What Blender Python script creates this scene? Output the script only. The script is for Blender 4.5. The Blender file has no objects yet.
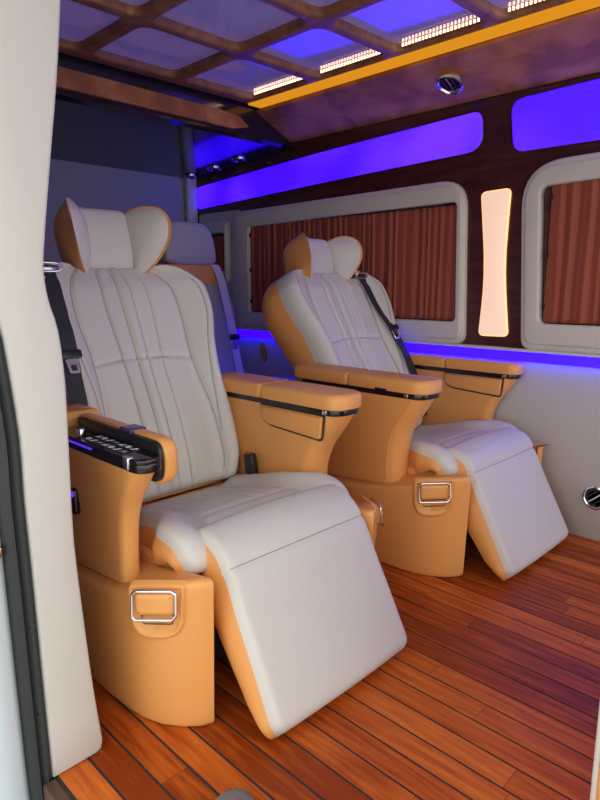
import bpy, bmesh, math, random
from mathutils import Vector, Matrix
random.seed(7)
PI = math.pi
scene = bpy.context.scene
COL = scene.collection

# ------------------------------------------------------------------ camera
F = 610.0                                   # focal length in pixels of a 600x800 frame
PITCH = math.atan(115 / F)
YAW = math.radians(44.7)
cam_d = bpy.data.cameras.new('camera')
cam_d.sensor_fit = 'VERTICAL'
cam_d.sensor_height = 24.0
cam_d.lens = 24.0 * F / 800
cam_d.clip_start = 0.02
cam = bpy.data.objects.new('camera', cam_d)
COL.objects.link(cam)
cam.location = (0, 0, 0.95)
cam.rotation_euler = (PI / 2 - PITCH, 0, YAW)
scene.camera = cam

# ------------------------------------------------------------------ world (overcast daylight outside the van)
world = bpy.data.worlds.new('overcast_sky')
scene.world = world
world.use_nodes = True
bg = world.node_tree.nodes['Background']
bg.inputs['Color'].default_value = (0.98, 1.0, 0.99, 1)
bg.inputs['Strength'].default_value = 1.0
scene.view_settings.view_transform = 'Standard'
scene.view_settings.look = 'None'
scene.view_settings.gamma = 1.0
scene.view_settings.use_curve_mapping = False
scene.view_settings.exposure = 1.0

# ------------------------------------------------------------------ materials
MATS = {}


def mat(name, col, rough=0.5, metal=0.0, spec=0.5, emit=None, estr=0.0, coat=0.0):
    m = bpy.data.materials.new(name)
    m.use_nodes = True
    b = m.node_tree.nodes['Principled BSDF']
    b.inputs['Base Color'].default_value = (*col, 1)
    b.inputs['Roughness'].default_value = rough
    b.inputs['Metallic'].default_value = metal
    b.inputs['Specular IOR Level'].default_value = spec
    b.inputs['Coat Weight'].default_value = coat
    b.inputs['Coat Roughness'].default_value = 0.08
    if emit:
        b.inputs['Emission Color'].default_value = (*emit, 1)
        b.inputs['Emission Strength'].default_value = estr
    MATS[name] = m
    return m


def nt(m):
    return m.node_tree.nodes, m.node_tree.links, m.node_tree.nodes['Principled BSDF']


def add_bump(m, scale, strength, dist=0.002, kind='noise', detail=4):
    n, l, b = nt(m)
    tc = n.new('ShaderNodeTexCoord')
    if kind == 'voronoi':
        t = n.new('ShaderNodeTexVoronoi')
        out = t.outputs['Distance']
    else:
        t = n.new('ShaderNodeTexNoise')
        t.inputs['Detail'].default_value = detail
        out = t.outputs['Fac']
    t.inputs['Scale'].default_value = scale
    bp = n.new('ShaderNodeBump')
    bp.inputs['Strength'].default_value = strength
    bp.inputs['Distance'].default_value = dist
    l.new(tc.outputs['Object'], t.inputs['Vector'])
    l.new(out, bp.inputs['Height'])
    l.new(bp.outputs['Normal'], b.inputs['Normal'])


def noise_colour(m, cols, scale, stretch=(1, 1, 1), detail=6, distort=0.0, rand=0.0):
    """colour ramp over stretched noise, optionally shifted per object"""
    n, l, b = nt(m)
    tc = n.new('ShaderNodeTexCoord')
    mp = n.new('ShaderNodeMapping')
    mp.inputs['Scale'].default_value = stretch
    t = n.new('ShaderNodeTexNoise')
    t.inputs['Scale'].default_value = scale
    t.inputs['Detail'].default_value = detail
    t.inputs['Distortion'].default_value = distort
    r = n.new('ShaderNodeValToRGB')
    e = r.color_ramp.elements
    e[0].position, e[0].color = cols[0][0], (*cols[0][1], 1)
    e[1].position, e[1].color = cols[-1][0], (*cols[-1][1], 1)
    for p, c in cols[1:-1]:
        k = e.new(p)
        k.color = (*c, 1)
    l.new(tc.outputs['Object'], mp.inputs['Vector'])
    l.new(mp.outputs['Vector'], t.inputs['Vector'])
    if rand:
        oi = n.new('ShaderNodeObjectInfo')
        ma = n.new('ShaderNodeMath')
        ma.operation = 'MULTIPLY_ADD'
        ma.inputs[1].default_value = rand
        l.new(oi.outputs['Random'], ma.inputs[0])
        sb = n.new('ShaderNodeMath')
        sb.operation = 'SUBTRACT'
        sb.inputs[1].default_value = rand / 2
        l.new(ma.outputs[0], sb.inputs[0])
        l.new(t.outputs['Fac'], ma.inputs[2])
        l.new(sb.outputs[0], r.inputs['Fac'])
        # move the grain per board
        ad = n.new('ShaderNodeVectorMath')
        ad.operation = 'ADD'
        sc = n.new('ShaderNodeVectorMath')
        sc.operation = 'SCALE'
        sc.inputs['Scale'].default_value = 9.0
        cb = n.new('ShaderNodeCombineXYZ')
        for i in range(3):
            l.new(oi.outputs['Random'], cb.inputs[i])
        l.new(cb.outputs[0], sc.inputs[0])
        l.new(mp.outputs['Vector'], ad.inputs[0])
        l.new(sc.outputs[0], ad.inputs[1])
        l.new(ad.outputs[0], t.inputs['Vector'])
    else:
        l.new(t.outputs['Fac'], r.inputs['Fac'])
    l.new(r.outputs['Color'], b.inputs['Base Color'])


cream = mat('cream_leather', (0.61, 0.585, 0.53), 0.5, spec=0.4)
add_bump(cream, 420, 0.25, 0.0012, 'voronoi')
tan = mat('tan_leather', (0.76, 0.342, 0.097), 0.42, spec=0.45)
add_bump(tan, 260, 0.18, 0.0012)
trim_cream = mat('cream_trim', (0.58, 0.555, 0.50), 0.55)
add_bump(trim_cream, 300, 0.2, 0.001)
wall_m = mat('wall_leather', (0.50, 0.47, 0.43), 0.6)
add_bump(wall_m, 220, 0.25, 0.0012)
rear_m = mat('rear_wall_cloth', (0.30, 0.29, 0.34), 0.7)
maroon = mat('dark_maroon_wood', (0.045, 0.010, 0.008), 0.3, coat=0.3)
noise_colour(maroon, [(0.3, (0.030, 0.006, 0.006)), (0.7, (0.085, 0.018, 0.012))], 6, (1, 8, 8), 5)
burl = mat('burl_wood', (0.2, 0.08, 0.04), 0.5, spec=0.3)
noise_colour(burl, [(0.38, (0.30, 0.105, 0.040)), (0.50, (0.42, 0.155, 0.060)), (0.62, (0.52, 0.215, 0.090))], 6, (1, 1.3, 1.3), 10, 0.5)
lattice_m = mat('lattice_wood', (0.3, 0.14, 0.06), 0.38)
noise_colour(lattice_m, [(0.32, (0.19, 0.075, 0.03)), (0.52, (0.28, 0.12, 0.05)), (0.70, (0.38, 0.175, 0.075))], 14, (1, 1, 1), 8, 1.2)
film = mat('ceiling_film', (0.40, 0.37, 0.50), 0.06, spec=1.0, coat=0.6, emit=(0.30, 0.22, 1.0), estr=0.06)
teak = mat('teak_plank', (0.3, 0.09, 0.03), 0.42, spec=0.22)
noise_colour(teak, [(0.25, (0.24, 0.036, 0.004)), (0.5, (0.45, 0.088, 0.010)), (0.82, (0.64, 0.165, 0.022))], 4, (1.6, 18, 18), 6, 0.4, rand=0.42)
caulk = mat('black_caulk', (0.025, 0.024, 0.024), 0.7)
black = mat('black_plastic', (0.012, 0.012, 0.014), 0.4)
gloss_black = mat('gloss_black', (0.008, 0.008, 0.010), 0.08, spec=0.6)
soffit_m = mat('soffit_gloss', (0.016, 0.013, 0.02), 0.12, spec=0.8)
chrome = mat('chrome', (0.85, 0.85, 0.87), 0.12, 1.0)
seam_m = mat('seam_thread', (0.36, 0.34, 0.31), 0.7)
belt_m = mat('belt_webbing', (0.022, 0.023, 0.028), 0.7)
add_bump(belt_m, 600, 0.3, 0.001)
belt_g = mat('grey_webbing', (0.62, 0.62, 0.64), 0.6)
red = mat('red_plastic', (0.6, 0.03, 0.02), 0.4)
white_print = mat('white_print', (0.75, 0.75, 0.78), 0.5)
rubber = mat('rubber_seal', (0.022, 0.024, 0.024), 0.5)
paint = mat('body_paint', (0.55, 0.62, 0.64), 0.35, coat=0.5)
dark = mat('dark_frame', (0.02, 0.018, 0.018), 0.7)
curtain_m = mat('curtain_cloth', (0.30, 0.065, 0.035), 0.75)
add_bump(curtain_m, 120, 0.2, 0.002)
glass_m = mat('tinted_glass', (0.01, 0.01, 0.012), 0.05)
ground_m = mat('concrete', (0.45, 0.45, 0.44), 0.9)
noise_colour(ground_m, [(0.3, (0.40, 0.40, 0.39)), (0.7, (0.52, 0.52, 0.50))], 30)
shoe_m = mat('grey_knit', (0.20, 0.185, 0.165), 0.9)
add_bump(shoe_m, 180, 0.8, 0.004)
yellow = mat('yellow_tag', (0.55, 0.42, 0.06), 0.5)
purple = mat('violet_light', (0.08, 0.04, 0.25), 0.35, emit=(0.026, 0.0006, 1.0), estr=1.45)
n_, l_, b_ = nt(purple)
tc_ = n_.new('ShaderNodeTexCoord')
nz_ = n_.new('ShaderNodeTexNoise')
nz_.inputs['Scale'].default_value = 2.2
nz_.inputs['Detail'].default_value = 1.0
rp_ = n_.new('ShaderNodeValToRGB')
rp_.color_ramp.elements[0].position, rp_.color_ramp.elements[0].color = 0.42, (0.020, 0.0004, 1.0, 1)
rp_.color_ramp.elements[1].position, rp_.color_ramp.elements[1].color = 0.68, (0.058, 0.009, 1.0, 1)
l_.new(tc_.outputs['Object'], nz_.inputs['Vector'])
l_.new(nz_.outputs['Fac'], rp_.inputs['Fac'])
l_.new(rp_.outputs['Color'], b_.inputs['Emission Color'])
blue_led = mat('blue_led', (0.02, 0.02, 0.3), 0.4, emit=(0.005, 0.0, 1.0), estr=6.5)
amber = mat('amber_lit_edge', (0.06, 0.03, 0.0), 1.0, spec=0.0, emit=(1.0, 0.38, 0.02), estr=0.36)  # emission stands in for warm light falling on the lattice edge
diode_m = mat('warm_diode', (1, 0.8, 0.6), 0.4, emit=(1.0, 0.62, 0.36), estr=2.2)
lamp_m = mat('lamp_diffuser', (0.8, 0.7, 0.6), 0.4, emit=(1.0, 0.62, 0.40), estr=0.32)
lamp_edge = mat('lamp_edge', (0.9, 0.7, 0.4), 0.4, emit=(1.0, 0.58, 0.20), estr=0.5)
violet_line = mat('violet_line', (0.2, 0.1, 0.8), 0.4, emit=(0.12, 0.03, 1.0), estr=0.35)

# ------------------------------------------------------------------ helpers


def link(name, me, m=None, parent=None, loc=None, smooth=True):
    o = bpy.data.objects.new(name, me)
    COL.objects.link(o)
    if m and not me.materials:
        me.materials.append(m)
    if parent:
        o.parent = parent
    if loc:
        o.location = loc
    return o


def mesh(name, verts, faces, m=None, parent=None, loc=None, smooth=True, sharp=40):
    me = bpy.data.meshes.new(name)
    me.from_pydata([tuple(v) for v in verts], [], faces)
    bm = bmesh.new()
    bm.from_mesh(me)
    bmesh.ops.remove_doubles(bm, verts=bm.verts, dist=1e-6)
    bmesh.ops.recalc_face_normals(bm, faces=bm.faces)
    if smooth:
        for f in bm.faces:
            f.smooth = True
        a = math.radians(sharp)
        for e in bm.edges:
            if len(e.link_faces) == 2 and e.calc_face_angle(0) > a:
                e.smooth = False
    bm.to_mesh(me)
    bm.free()
    return link(name, me, m, parent, loc)


def empty(name, loc):
    o = bpy.data.objects.new(name, None)
    o.empty_display_size = 0.1
    COL.objects.link(o)
    o.location = loc
    return o


def tag(o, label, cat, group=None):
    o['label'] = label
    o['category'] = cat
    if group:
        o['group'] = group
    return o


def structure(o, label=None):
    o['kind'] = 'structure'
    if label:
        o['label'] = label
    return o


def box_vf(x0, x1, y0, y1, z0, z1):
    v = [(x, y, z) for x in (x0, x1) for y in (y0, y1) for z in (z0, z1)]
    f = [(0, 1, 3, 2), (4, 6, 7, 5), (0, 4, 5, 1), (2, 3, 7, 6), (0, 2, 6, 4), (1, 5, 7, 3)]
    return v, f


def box(name, x0, x1, y0, y1, z0, z1, m, parent=None, bevel=0.0, seg=2):
    v, f = box_vf(x0, x1, y0, y1, z0, z1)
    if not bevel:
        return mesh(name, v, f, m, parent, smooth=False)
    me = bpy.data.meshes.new(name)
    me.from_pydata(v, [], f)
    bm = bmesh.new()
    bm.from_mesh(me)
    bmesh.ops.bevel(bm, geom=list(bm.edges), offset=bevel, segments=seg, profile=0.5, affect='EDGES', clamp_overlap=True)
    bmesh.ops.recalc_face_normals(bm, faces=bm.faces)
    for fc in bm.faces:
        fc.smooth = True
    bm.to_mesh(me)
    bm.free()
    return link(name, me, m, parent)


def round_poly(pts, r, seg=6):
    """round the corners of a 2D polygon; r a number or a list"""
    out = []
    n = len(pts)
    for i in range(n):
        p = Vector(pts[i])
        a = Vector(pts[i - 1]) - p
        b = Vector(pts[(i + 1) % n]) - p
        ri = r[i] if isinstance(r, (list, tuple)) else r
        if ri <= 0:
            out.append(tuple(p))
            continue
        la, lb = a.length, b.length
        a.normalize()
        b.normalize()
        ang = a.angle(b)
        t = min(ri / max(math.tan(ang / 2), 1e-4), la * 0.49, lb * 0.49)
        p0, p2 = p + a * t, p + b * t
        for k in range(seg + 1):
            s = k / seg
            q = p0 * (1 - s) ** 2 + p * 2 * s * (1 - s) + p2 * s * s
            out.append((q.x, q.y))
    return out


def smooth_poly(pts, sub=4, closed=True):
    """Catmull-Rom through points (any dimension)"""
    n = len(pts)
    P = [Vector(p) for p in pts]
    out = []
    rng = range(n) if closed else range(n - 1)
    for i in rng:
        if closed:
            p0, p1, p2, p3 = P[i - 1], P[i], P[(i + 1) % n], P[(i + 2) % n]
        else:
            p0, p1, p2, p3 = P[max(i - 1, 0)], P[i], P[i + 1], P[min(i + 2, n - 1)]
        for k in range(sub):
            t = k / sub
            out.append(0.5 * ((2 * p1) + (p2 - p0) * t + (2 * p0 - 5 * p1 + 4 * p2 - p3) * t * t + (3 * p1 - p0 - 3 * p2 + p3) * t ** 3))
    if not closed:
        out.append(P[-1])
    return [tuple(p) for p in out]


def inset(poly, d):
    n = len(poly)
    A = sum(poly[i - 1][0] * poly[i][1] - poly[i][0] * poly[i - 1][1] for i in range(n))
    sg = 1 if A > 0 else -1
    out = []
    for i in range(n):
        p, a, b = Vector(poly[i]), Vector(poly[i - 1]), Vector(poly[(i + 1) % n])
        e1, e2 = p - a, b - p
        if e1.length < 1e-9:
            e1 = e2
        if e2.length < 1e-9:
            e2 = e1
        n1 = Vector((-e1.y, e1.x)).normalized() * sg
        n2 = Vector((-e2.y, e2.x)).normalized() * sg
        nn = n1 + n2
        if nn.length < 1e-6:
            nn = n1
        nn.normalize()
        c = max(nn.dot(n1), 0.4)
        q = p + nn * (d / c)
        out.append((q.x, q.y))
    return out


def rounded_slab(name, poly, lo, hi, r, mp, m, parent=None, seg=4, r_lo=None, warp=None):
    """extrude a 2D polygon from lo to hi with rounded rims; mp(a, b, h) -> xyz"""
    rings = []
    r_lo = r if r_lo is None else r_lo
    if r_lo > 0:
        for k in range(seg):
            th = PI / 2 * k / seg
            rings.append((inset(poly, r_lo * (1 - math.sin(th))), lo + r_lo * (1 - math.cos(th))))
        rings.append((poly, lo + r_lo))
    else:
        rings.append((poly, lo))
    if r > 0:
        rings.append((poly, hi - r))
        for k in range(1, seg + 1):
            th = PI / 2 * k / seg
            rings.append((inset(poly, r * (1 - math.cos(th))), hi - r + r * math.sin(th)))
    else:
        rings.append((poly, hi))
    n = len(poly)
    v, f = [], []
    for ring, h in rings:
        v += [mp(a, b, h) for a, b in ring]
    for k in range(len(rings) - 1):
        for i in range(n):
            j = (i + 1) % n
            f.append((k * n + i, k * n + j, (k + 1) * n + j, (k + 1) * n + i))
    f.append(tuple(range(n)))
    f.append(tuple(range((len(rings) - 1) * n, len(rings) * n)))
    if warp:
        v = [warp(*p) for p in v]
    return mesh(name, v, f, m, parent)


def dome(name, poly, h0, h1, mp, m, parent=None, seg=8, power=2.6):
    """padded face: rings shrink to the centre while rising from h0 to h1"""
    cx = sum(p[0] for p in poly) / len(poly)
    cy = sum(p[1] for p in poly) / len(poly)
    rings = []
    for k in range(seg + 1):
        t = 1 - 0.97 * (1 - math.cos(PI / 2 * k / seg))
        h = h0 + (h1 - h0) * (1 - t ** power)
        rings.append([mp(cx + (a - cx) * t, cy + (b - cy) * t, h) for a, b in poly])
    return loft(name, rings, m, parent, sharp=80)


def loft(name, rings, m, parent=None, cap=True, closed=True, sharp=40):
    n = len(rings[0])
    v, f = [], []
    for r in rings:
        v += r
    for k in range(len(rings) - 1):
        for i in range(n if closed else n - 1):
            j = (i + 1) % n
            f.append((k * n + i, k * n + j, (k + 1) * n + j, (k + 1) * n + i))
    if cap:
        f.append(tuple(range(n)))
        f.append(tuple(range((len(rings) - 1) * n, len(rings) * n)))
    return mesh(name, v, f, m, parent, sharp=sharp)


def tube(name, pts, r, m, parent=None, closed=False, seg=8):
    P = [Vector(p) for p in pts]
    n = len(P)
    v, f = [], []
    nrm = None
    for i in range(n):
        if closed:
            t = P[(i + 1) % n] - P[i - 1]
        else:
            t = P[min(i + 1, n - 1)] - P[max(i - 1, 0)]
        t.normalize()
        if nrm is None:
            nrm = t.orthogonal().normalized()
        nrm = (nrm - t * nrm.dot(t))
        if nrm.length < 1e-6:
            nrm = t.orthogonal()
        nrm.normalize()
        b = t.cross(nrm)
        for k in range(seg):
            a = 2 * PI * k / seg
            v.append(P[i] + (nrm * math.cos(a) + b * math.sin(a)) * r)
    for i in range(n if closed else n - 1):
        j = (i + 1) % n
        for k in range(seg):
            l = (k + 1) % seg
            f.append((i * seg + k, i * seg + l, j * seg + l, j * seg + k))
    if not closed:
        f.append(tuple(range(seg)))
        f.append(tuple(range((n - 1) * seg, n * seg)))
    return mesh(name, v, f, m, parent, sharp=60)


def strap(name, pts, nrms, width, thick, side, m, parent=None):
    """flat belt: pts centre line, nrms outward, side = widthwise direction"""
    S = Vector(side).normalized()
    rings = []
    for p, nn in zip(pts, nrms):
        p, nn = Vector(p), Vector(nn).normalized()
        rings.append([tuple(p - S * width / 2), tuple(p + S * width / 2), tuple(p + S * width / 2 + nn * thick), tuple(p - S * width / 2 + nn * thick)])
    return loft(name, rings, m, parent)


def lathe(name, prof, centre, axis, m, parent=None, seg=28, sharp=35):
    """prof: list of (r, h) along axis"""
    ax = Vector(axis).normalized()
    u = ax.orthogonal().normalized()
    w = ax.cross(u)
    c = Vector(centre)
    rings = [[tuple(c + ax * h + (u * math.cos(2 * PI * k / seg) + w * math.sin(2 * PI * k / seg)) * r) for k in range(seg)] for r, h in prof]
    return loft(name, rings, m, parent, sharp=sharp)


def lerp(a, b, t):
    return a + (b - a) * t


def clamp(x, a=0.0, b=1.0):
    return max(a, min(b, x))


def sstep(a, b, x):
    t = clamp((x - a) / (b - a))
    return t * t * (3 - 2 * t)


def interp(tab, x):
    if x <= tab[0][0]:
        return tab[0][1]
    for (x0, y0), (x1, y1) in zip(tab, tab[1:]):
        if x <= x1:
            t = (x - x0) / (x1 - x0)
            return y0 + (y1 - y0) * t
    return tab[-1][1]


def sinterp(tab, x):
    """smooth interpolation"""
    xs = [t[0] for t in tab]
    if x <= xs[0]:
        return tab[0][1]
    if x >= xs[-1]:
        return tab[-1][1]
    for i in range(len(tab) - 1):
        if x <= xs[i + 1]:
            t = (x - xs[i]) / (xs[i + 1] - xs[i])
            y0 = tab[max(i - 1, 0)][1]
            y1, y2 = tab[i][1], tab[i + 1][1]
            y3 = tab[min(i + 2, len(tab) - 1)][1]
            return 0.5 * ((2 * y1) + (y2 - y0) * t + (2 * y0 - 5 * y1 + 4 * y2 - y3) * t * t + (3 * y1 - y0 - 3 * y2 + y3) * t ** 3)


# ------------------------------------------------------------------ the van shell
Y_FAR, Y_NEAR, X_REAR, X_FRONT = 2.33, 0.40, -3.25, 0.55
Z_LEDGE, Z_ROOF = 0.69, 1.84

ground = structure(box('ground', -12, 12, -12, 12, -0.62, -0.55, ground_m), 'pale concrete ground outside the van')  # unseen; made pale to bounce more daylight up to the ceiling

# floor: dark base with single teak boards as parts
floor = structure(box('floor', X_REAR, X_FRONT, Y_NEAR, Y_FAR + 0.03, -0.10, -0.0015, caulk), 'teak plank floor with black caulked seams')
PITCHW, GAP = 0.0655, 0.0062
y = 0.408
row = 0
Y0 = 0.408
while y < Y_FAR - 0.01:
    y1 = min(y + PITCHW - GAP, Y_FAR)
    x = X_REAR - random.uniform(0, 0.7)
    while x < X_FRONT:
        ln = random.choice((0.62, 0.8, 0.95, 1.15))
        a, b = max(x, X_REAR), min(x + ln, X_FRONT)
        if b - a > 0.05:
            v, f = box_vf(0, b - a - 0.0012, 0, y1 - y, -0.02, 0.0)
            o = mesh('plank', v, f, teak, floor, loc=(a, y, 0), smooth=False)
        x += ln
    y += PITCHW
    row += 1
sill = structure(box('trim_1', -1.07, X_FRONT, 0.375, 0.400, -0.12, 0.002, mat('sill_wood', (0.10, 0.055, 0.04), 0.5), bevel=0.003), 'brown door sill edge along the plank floor')

# far wall
wall_far = structure(box('wall_far', X_REAR, X_FRONT, 2.345, 2.42, Z_LEDGE - 0.02, 1.90, maroon), 'dark maroon upper side wall with windows and lights')
lower = mesh('lower_panel', *(lambda: (
    [(X, Y, Z) for X in (X_REAR, X_FRONT) for (Y, Z) in ((2.345, -0.02), (2.33, 0.0), (2.33, 0.655), (2.338, 0.672), (2.352, 0.678), (2.42, 0.678), (2.42, -0.02))],
    [tuple(range(7)), tuple(range(7, 14))] + [(i, (i + 1) % 7, 7 + (i + 1) % 7, 7 + i) for i in range(7)]))(), wall_m, wall_far)
lower['label'] = 'cream grey leather lower wall panel'
wall_rear = structure(box('wall_rear', X_REAR - 0.06, X_REAR, 0.3, 2.42, -0.1, 1.90, rear_m), 'grey rear wall behind the back seat')
wall_near = structure(box('wall_near', X_REAR, -1.16, 0.30, 0.395, -0.1, 1.90, wall_m), 'cream door side wall behind the pillar')
roof = structure(box('ceiling', X_REAR - 0.06, X_FRONT, 0.25, 2.42, 1.855, 1.90, wall_m), 'ceiling with wooden lattice over glossy film')

# rear corner posts
post = structure(box('trim_2', X_REAR, X_REAR + 0.05, 2.27, 2.345, 0.0, 1.60, wall_m, bevel=0.015), 'grey corner post between rear wall and side wall')


def mpw(h0):
    """map (x, z, h) on the far wall, h = height out of the wall"""
    return lambda a, b, h: (a, 2.345 - h, b)


def window(n, outer, inner, r_out, r_in, folds, cur_lbl, win_lbl):
    w = structure(empty('window_%d' % n, ((outer[0][0] + outer[1][0]) / 2, 2.345, outer[0][1])), win_lbl)
    ox, oz = w.location.x, w.location.z
    po = round_poly(outer, r_out, 8)
    pi = round_poly(inner, r_in, 8)

    def ringset(po, pi, h0, h1, rr, nm):
        rings = []
        S = 4
        prof = [(po, 0, h0)]
        for k in range(S + 1):
            th = PI / 2 * k / S
            prof.append((po, rr * (1 - math.cos(th)), h1 - rr + rr * math.sin(th)))
        for k in range(S, -1, -1):
            th = PI / 2 * k / S
            prof.append((pi, -rr * (1 - math.cos(th)), h1 - rr + rr * math.sin(th)))
        prof.append((pi, 0, h0))
        rings = [[(a - ox, -h, b - oz) for a, b in inset(P, d)] for P, d, h in prof]
        return loft(nm, rings, trim_cream, w, cap=False)
    ringset(po, pi, 0.0, 0.026, 0.012, 'window_surround')
    # raised inner lip
    mid = [(lerp(a[0], b[0], 0.55), lerp(a[1], b[1], 0.55)) for a, b in zip(po, pi)]
    mid0 = [(lerp(a[0], b[0], 0.22), lerp(a[1], b[1], 0.22)) for a, b in zip(po, pi)]
    ringset(mid0, pi, 0.0, 0.036, 0.009, 'window_lip')
    pane = box('window_pane', inner[0][0] - ox, inner[1][0] - ox, -0.003, -0.001, inner[0][1] - oz, inner[2][1] - oz, glass_m, w)
    # curtain
    x0, x1 = inner[0][0] + 0.006, inner[1][0] - 0.004
    z0, z1 = inner[0][1] + 0.004, inner[2][1] - 0.004
    cur = tag(empty('curtain', (x0, 2.330, z0)), cur_lbl, 'curtain', 'pleated window curtains')
    nx, nz = folds * 14, 24
    ph = [random.uniform(-0.7, 0.7) for _ in range(folds + 2)]
    v, f = [], []
    for j in range(nz + 1):
        t = j / nz
        for i in range(nx + 1):
            s = i / nx
            k = clamp(s + 0.010 * math.sin(19 * s + n) + 0.006 * math.sin(47 * s + 2 * n), 0, 0.99999) * folds
            p0 = ph[int(k)]
            p1 = ph[int(k) + 1]
            p = lerp(p0, p1, k - int(k)) * (0.4 + 0.9 * (1 - t)) + 0.25 * math.sin(5 * t + p0 * 6)
            amp = 0.0055 * (0.75 + 0.5 * math.sin(p0 * 9))
            d = math.sin(2 * PI * k + p)
            d = d + 0.3 * math.sin(4 * PI * k + 2 * p)
            v.append((s * (x1 - x0), d * amp, t * (z1 - z0)))
    for j in range(nz):
        for i in range(nx):
            a = j * (nx + 1) + i
            f.append((a, a + 1, a + nx + 2, a + nx + 1))
    cl = mesh('curtain_cloth', v, f, curtain_m, cur, sharp=80)
    sol = cl.modifiers.new('thickness', 'SOLIDIFY')
    sol.thickness = 0.0015
    tube('curtain_rail', [(0, -0.008, z1 - z0 - 0.004), (x1 - x0, -0.008, z1 - z0 - 0.004)], 0.003, black, cur)
    if n != 3:
        for zz in (0.1, 0.46, 0.86):
            box('clip', 0.002, 0.010, -0.016, -0.008, zz * (z1 - z0), zz * (z1 - z0) + 0.02, black, cur)
    return w


window(1, [(-2.86, 0.700), (-1.325, 0.700), (-1.352, 1.378), (-2.86, 1.362)], [(-2.70, 0.797), (-1.366, 0.797), (-1.383, 1.287), (-2.70, 1.270)],
       [0.05, 0.05, 0.12, 0.06], 0.025, 34, 'brown pleated curtain in the wide window behind the belted right-hand recliner', 'wide side window with cream leather surround')
window(2, [(-1.075, 0.700), (0.20, 0.700), (0.20, 1.425), (-1.118, 1.400)], [(-1.004, 0.805), (0.12, 0.805), (0.12, 1.335), (-1.033, 1.310)],
       [0.05, 0.05, 0.10, 0.16], 0.03, 24, 'brown pleated curtain with black clips beyond the glowing pillar lamp', 'front side window with cream leather surround')
window(3, [(-3.19, 0.96), (-2.89, 0.96), (-2.89, 1.32), (-3.19, 1.32)], [(-3.15, 1.03), (-2.865 - 0.055, 1.03), (-2.865 - 0.055, 1.25), (-3.15, 1.25)],
       0.03, 0.02, 5, 'small dark curtain in the rear corner window', 'small rear corner window beside the back seat')
wall_pad = structure(rounded_slab('trim_3', round_poly([(-3.19, 0.70), (-2.80, 0.70), (-2.80, 1.375), (-3.19, 1.375)], 0.02), 0, 0.006, 0.003, mpw(0), wall_m), 'grey padded panel around the rear windows')


# violet light panels in the upper wall
def light_panel(name, poly, r, lbl):
    xs = [p[0] for p in poly]
    zs = [p[1] for p in poly]
    e = tag(empty(name, (sum(xs) / len(xs), 2.345, min(zs))), lbl, 'light panel', 'violet light panels above the windows')
    ex, ez = e.location.x, e.location.z
    P = [(a - ex, b - ez) for a, b in round_poly(poly, r, 8)]
    rounded_slab('diffuser', P, 0, 0.012, 0.006, lambda a, b, h: (a, -h, b), purple, e)
    rim = [(a, -0.004, b) for a, b in P]
    tube('rim', rim, 0.004, maroon, e, closed=True)
    return e


light_panel('violet_light_panel', [(-3.20, 1.405), (-2.2, 1.448), (-1.29, 1.478), (-1.30, 1.628), (-2.2, 1.592), (-3.20, 1.536)], [0.03, 0, 0.07, 0.045, 0, 0.02],
            'long violet light panel above the wide curtained window')
light_panel('violet_light_panel', [(-1.160, 1.450), (-0.6, 1.445), (0.1, 1.445), (0.1, 1.655), (-0.6, 1.655), (-1.182, 1.640)], [0.05, 0, 0.04, 0.04, 0, 0.05],
            'violet light panel above the front window past the pillar')

# pillar lamp
pl = tag(empty('pillar_lamp', (-1.215, 2.345, 0.742)), 'tall warm white wall lamp with narrow waist between the two windows', 'lamp')
L = smooth_poly([(-1.268, 0.742), (-1.257, 0.92), (-1.262, 1.08), (-1.289, 1.317)], 2, False)
R = smooth_poly([(-1.159, 1.322), (-1.166, 1.08), (-1.156, 0.92), (-1.134, 0.744)], 2, False)
P = round_poly(L + R, [0.024 if i in (0, len(L) - 1, len(L), len(L) + len(R) - 1) else 0.3 for i in range(len(L) + len(R))], 6)
P = [(a + 1.215, b - 0.742) for a, b in P]
rounded_slab('lamp_border', P, 0.0, 0.010, 0.003, lambda a, b, h: (a, -h, b), lamp_edge, pl, seg=2)
rounded_slab('diffuser', inset(P, 0.005), 0.0, 0.014, 0.003, lambda a, b, h: (a, -h, b), lamp_m, pl, seg=2)
structure(box('trim_4', -1.2185, -1.2165, 2.3435, 2.345, 1.33, 1.60, black), 'fine vertical joint in the maroon panel above the lamp')

# blue light strip under the window panels
strip = tag(box('blue_light_strip', X_REAR + 0.06, X_FRONT - 0.02, 2.316, 2.329, 0.654, 0.690, blue_led), 'blue light strip along the ledge below the windows', 'light strip')
lip = structure(box('trim_5', X_REAR + 0.05, X_FRONT, 2.306, 2.345, 0.692, 0.703, trim_cream, bevel=0.004), 'slim cream lip above the blue light strip')


# cove panel in burl wood between wall and lattice
def extrude_x(name, prof, x0, x1, m, parent=None):
    n = len(prof)
    v = [(x0, a, b) for a, b in prof] + [(x1, a, b) for a, b in prof]
    f = [tuple(range(n)), tuple(range(n, 2 * n))] + [(i, (i + 1) % n, n + (i + 1) % n, n + i) for i in range(n)]
    return mesh(name, v, f, m, parent, sharp=30)


cove = structure(extrude_x('trim_6', [(2.345, 1.672), (2.325, 1.672), (2.300, 1.684), (2.12, 1.764), (2.103, 1.770), (2.099, 1.780), (2.108, 1.786), (2.125, 1.780), (2.33, 1.70), (2.345, 1.70)], -2.42, X_FRONT, burl),
                 'reddish burl wood cove panel under the lattice ceiling')
lit_edge = tag(extrude_x('lit_edge_strip', [(2.016, 1.789), (2.020, 1.783), (2.096, 1.783), (2.104, 1.789)], -2.34, X_FRONT - 0.02, amber), 'lattice edge strip above the burl cove, its warm lighting put in as amber glow', 'edge strip')  # no lamp itself: the warm light on this edge is put in as emission

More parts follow.
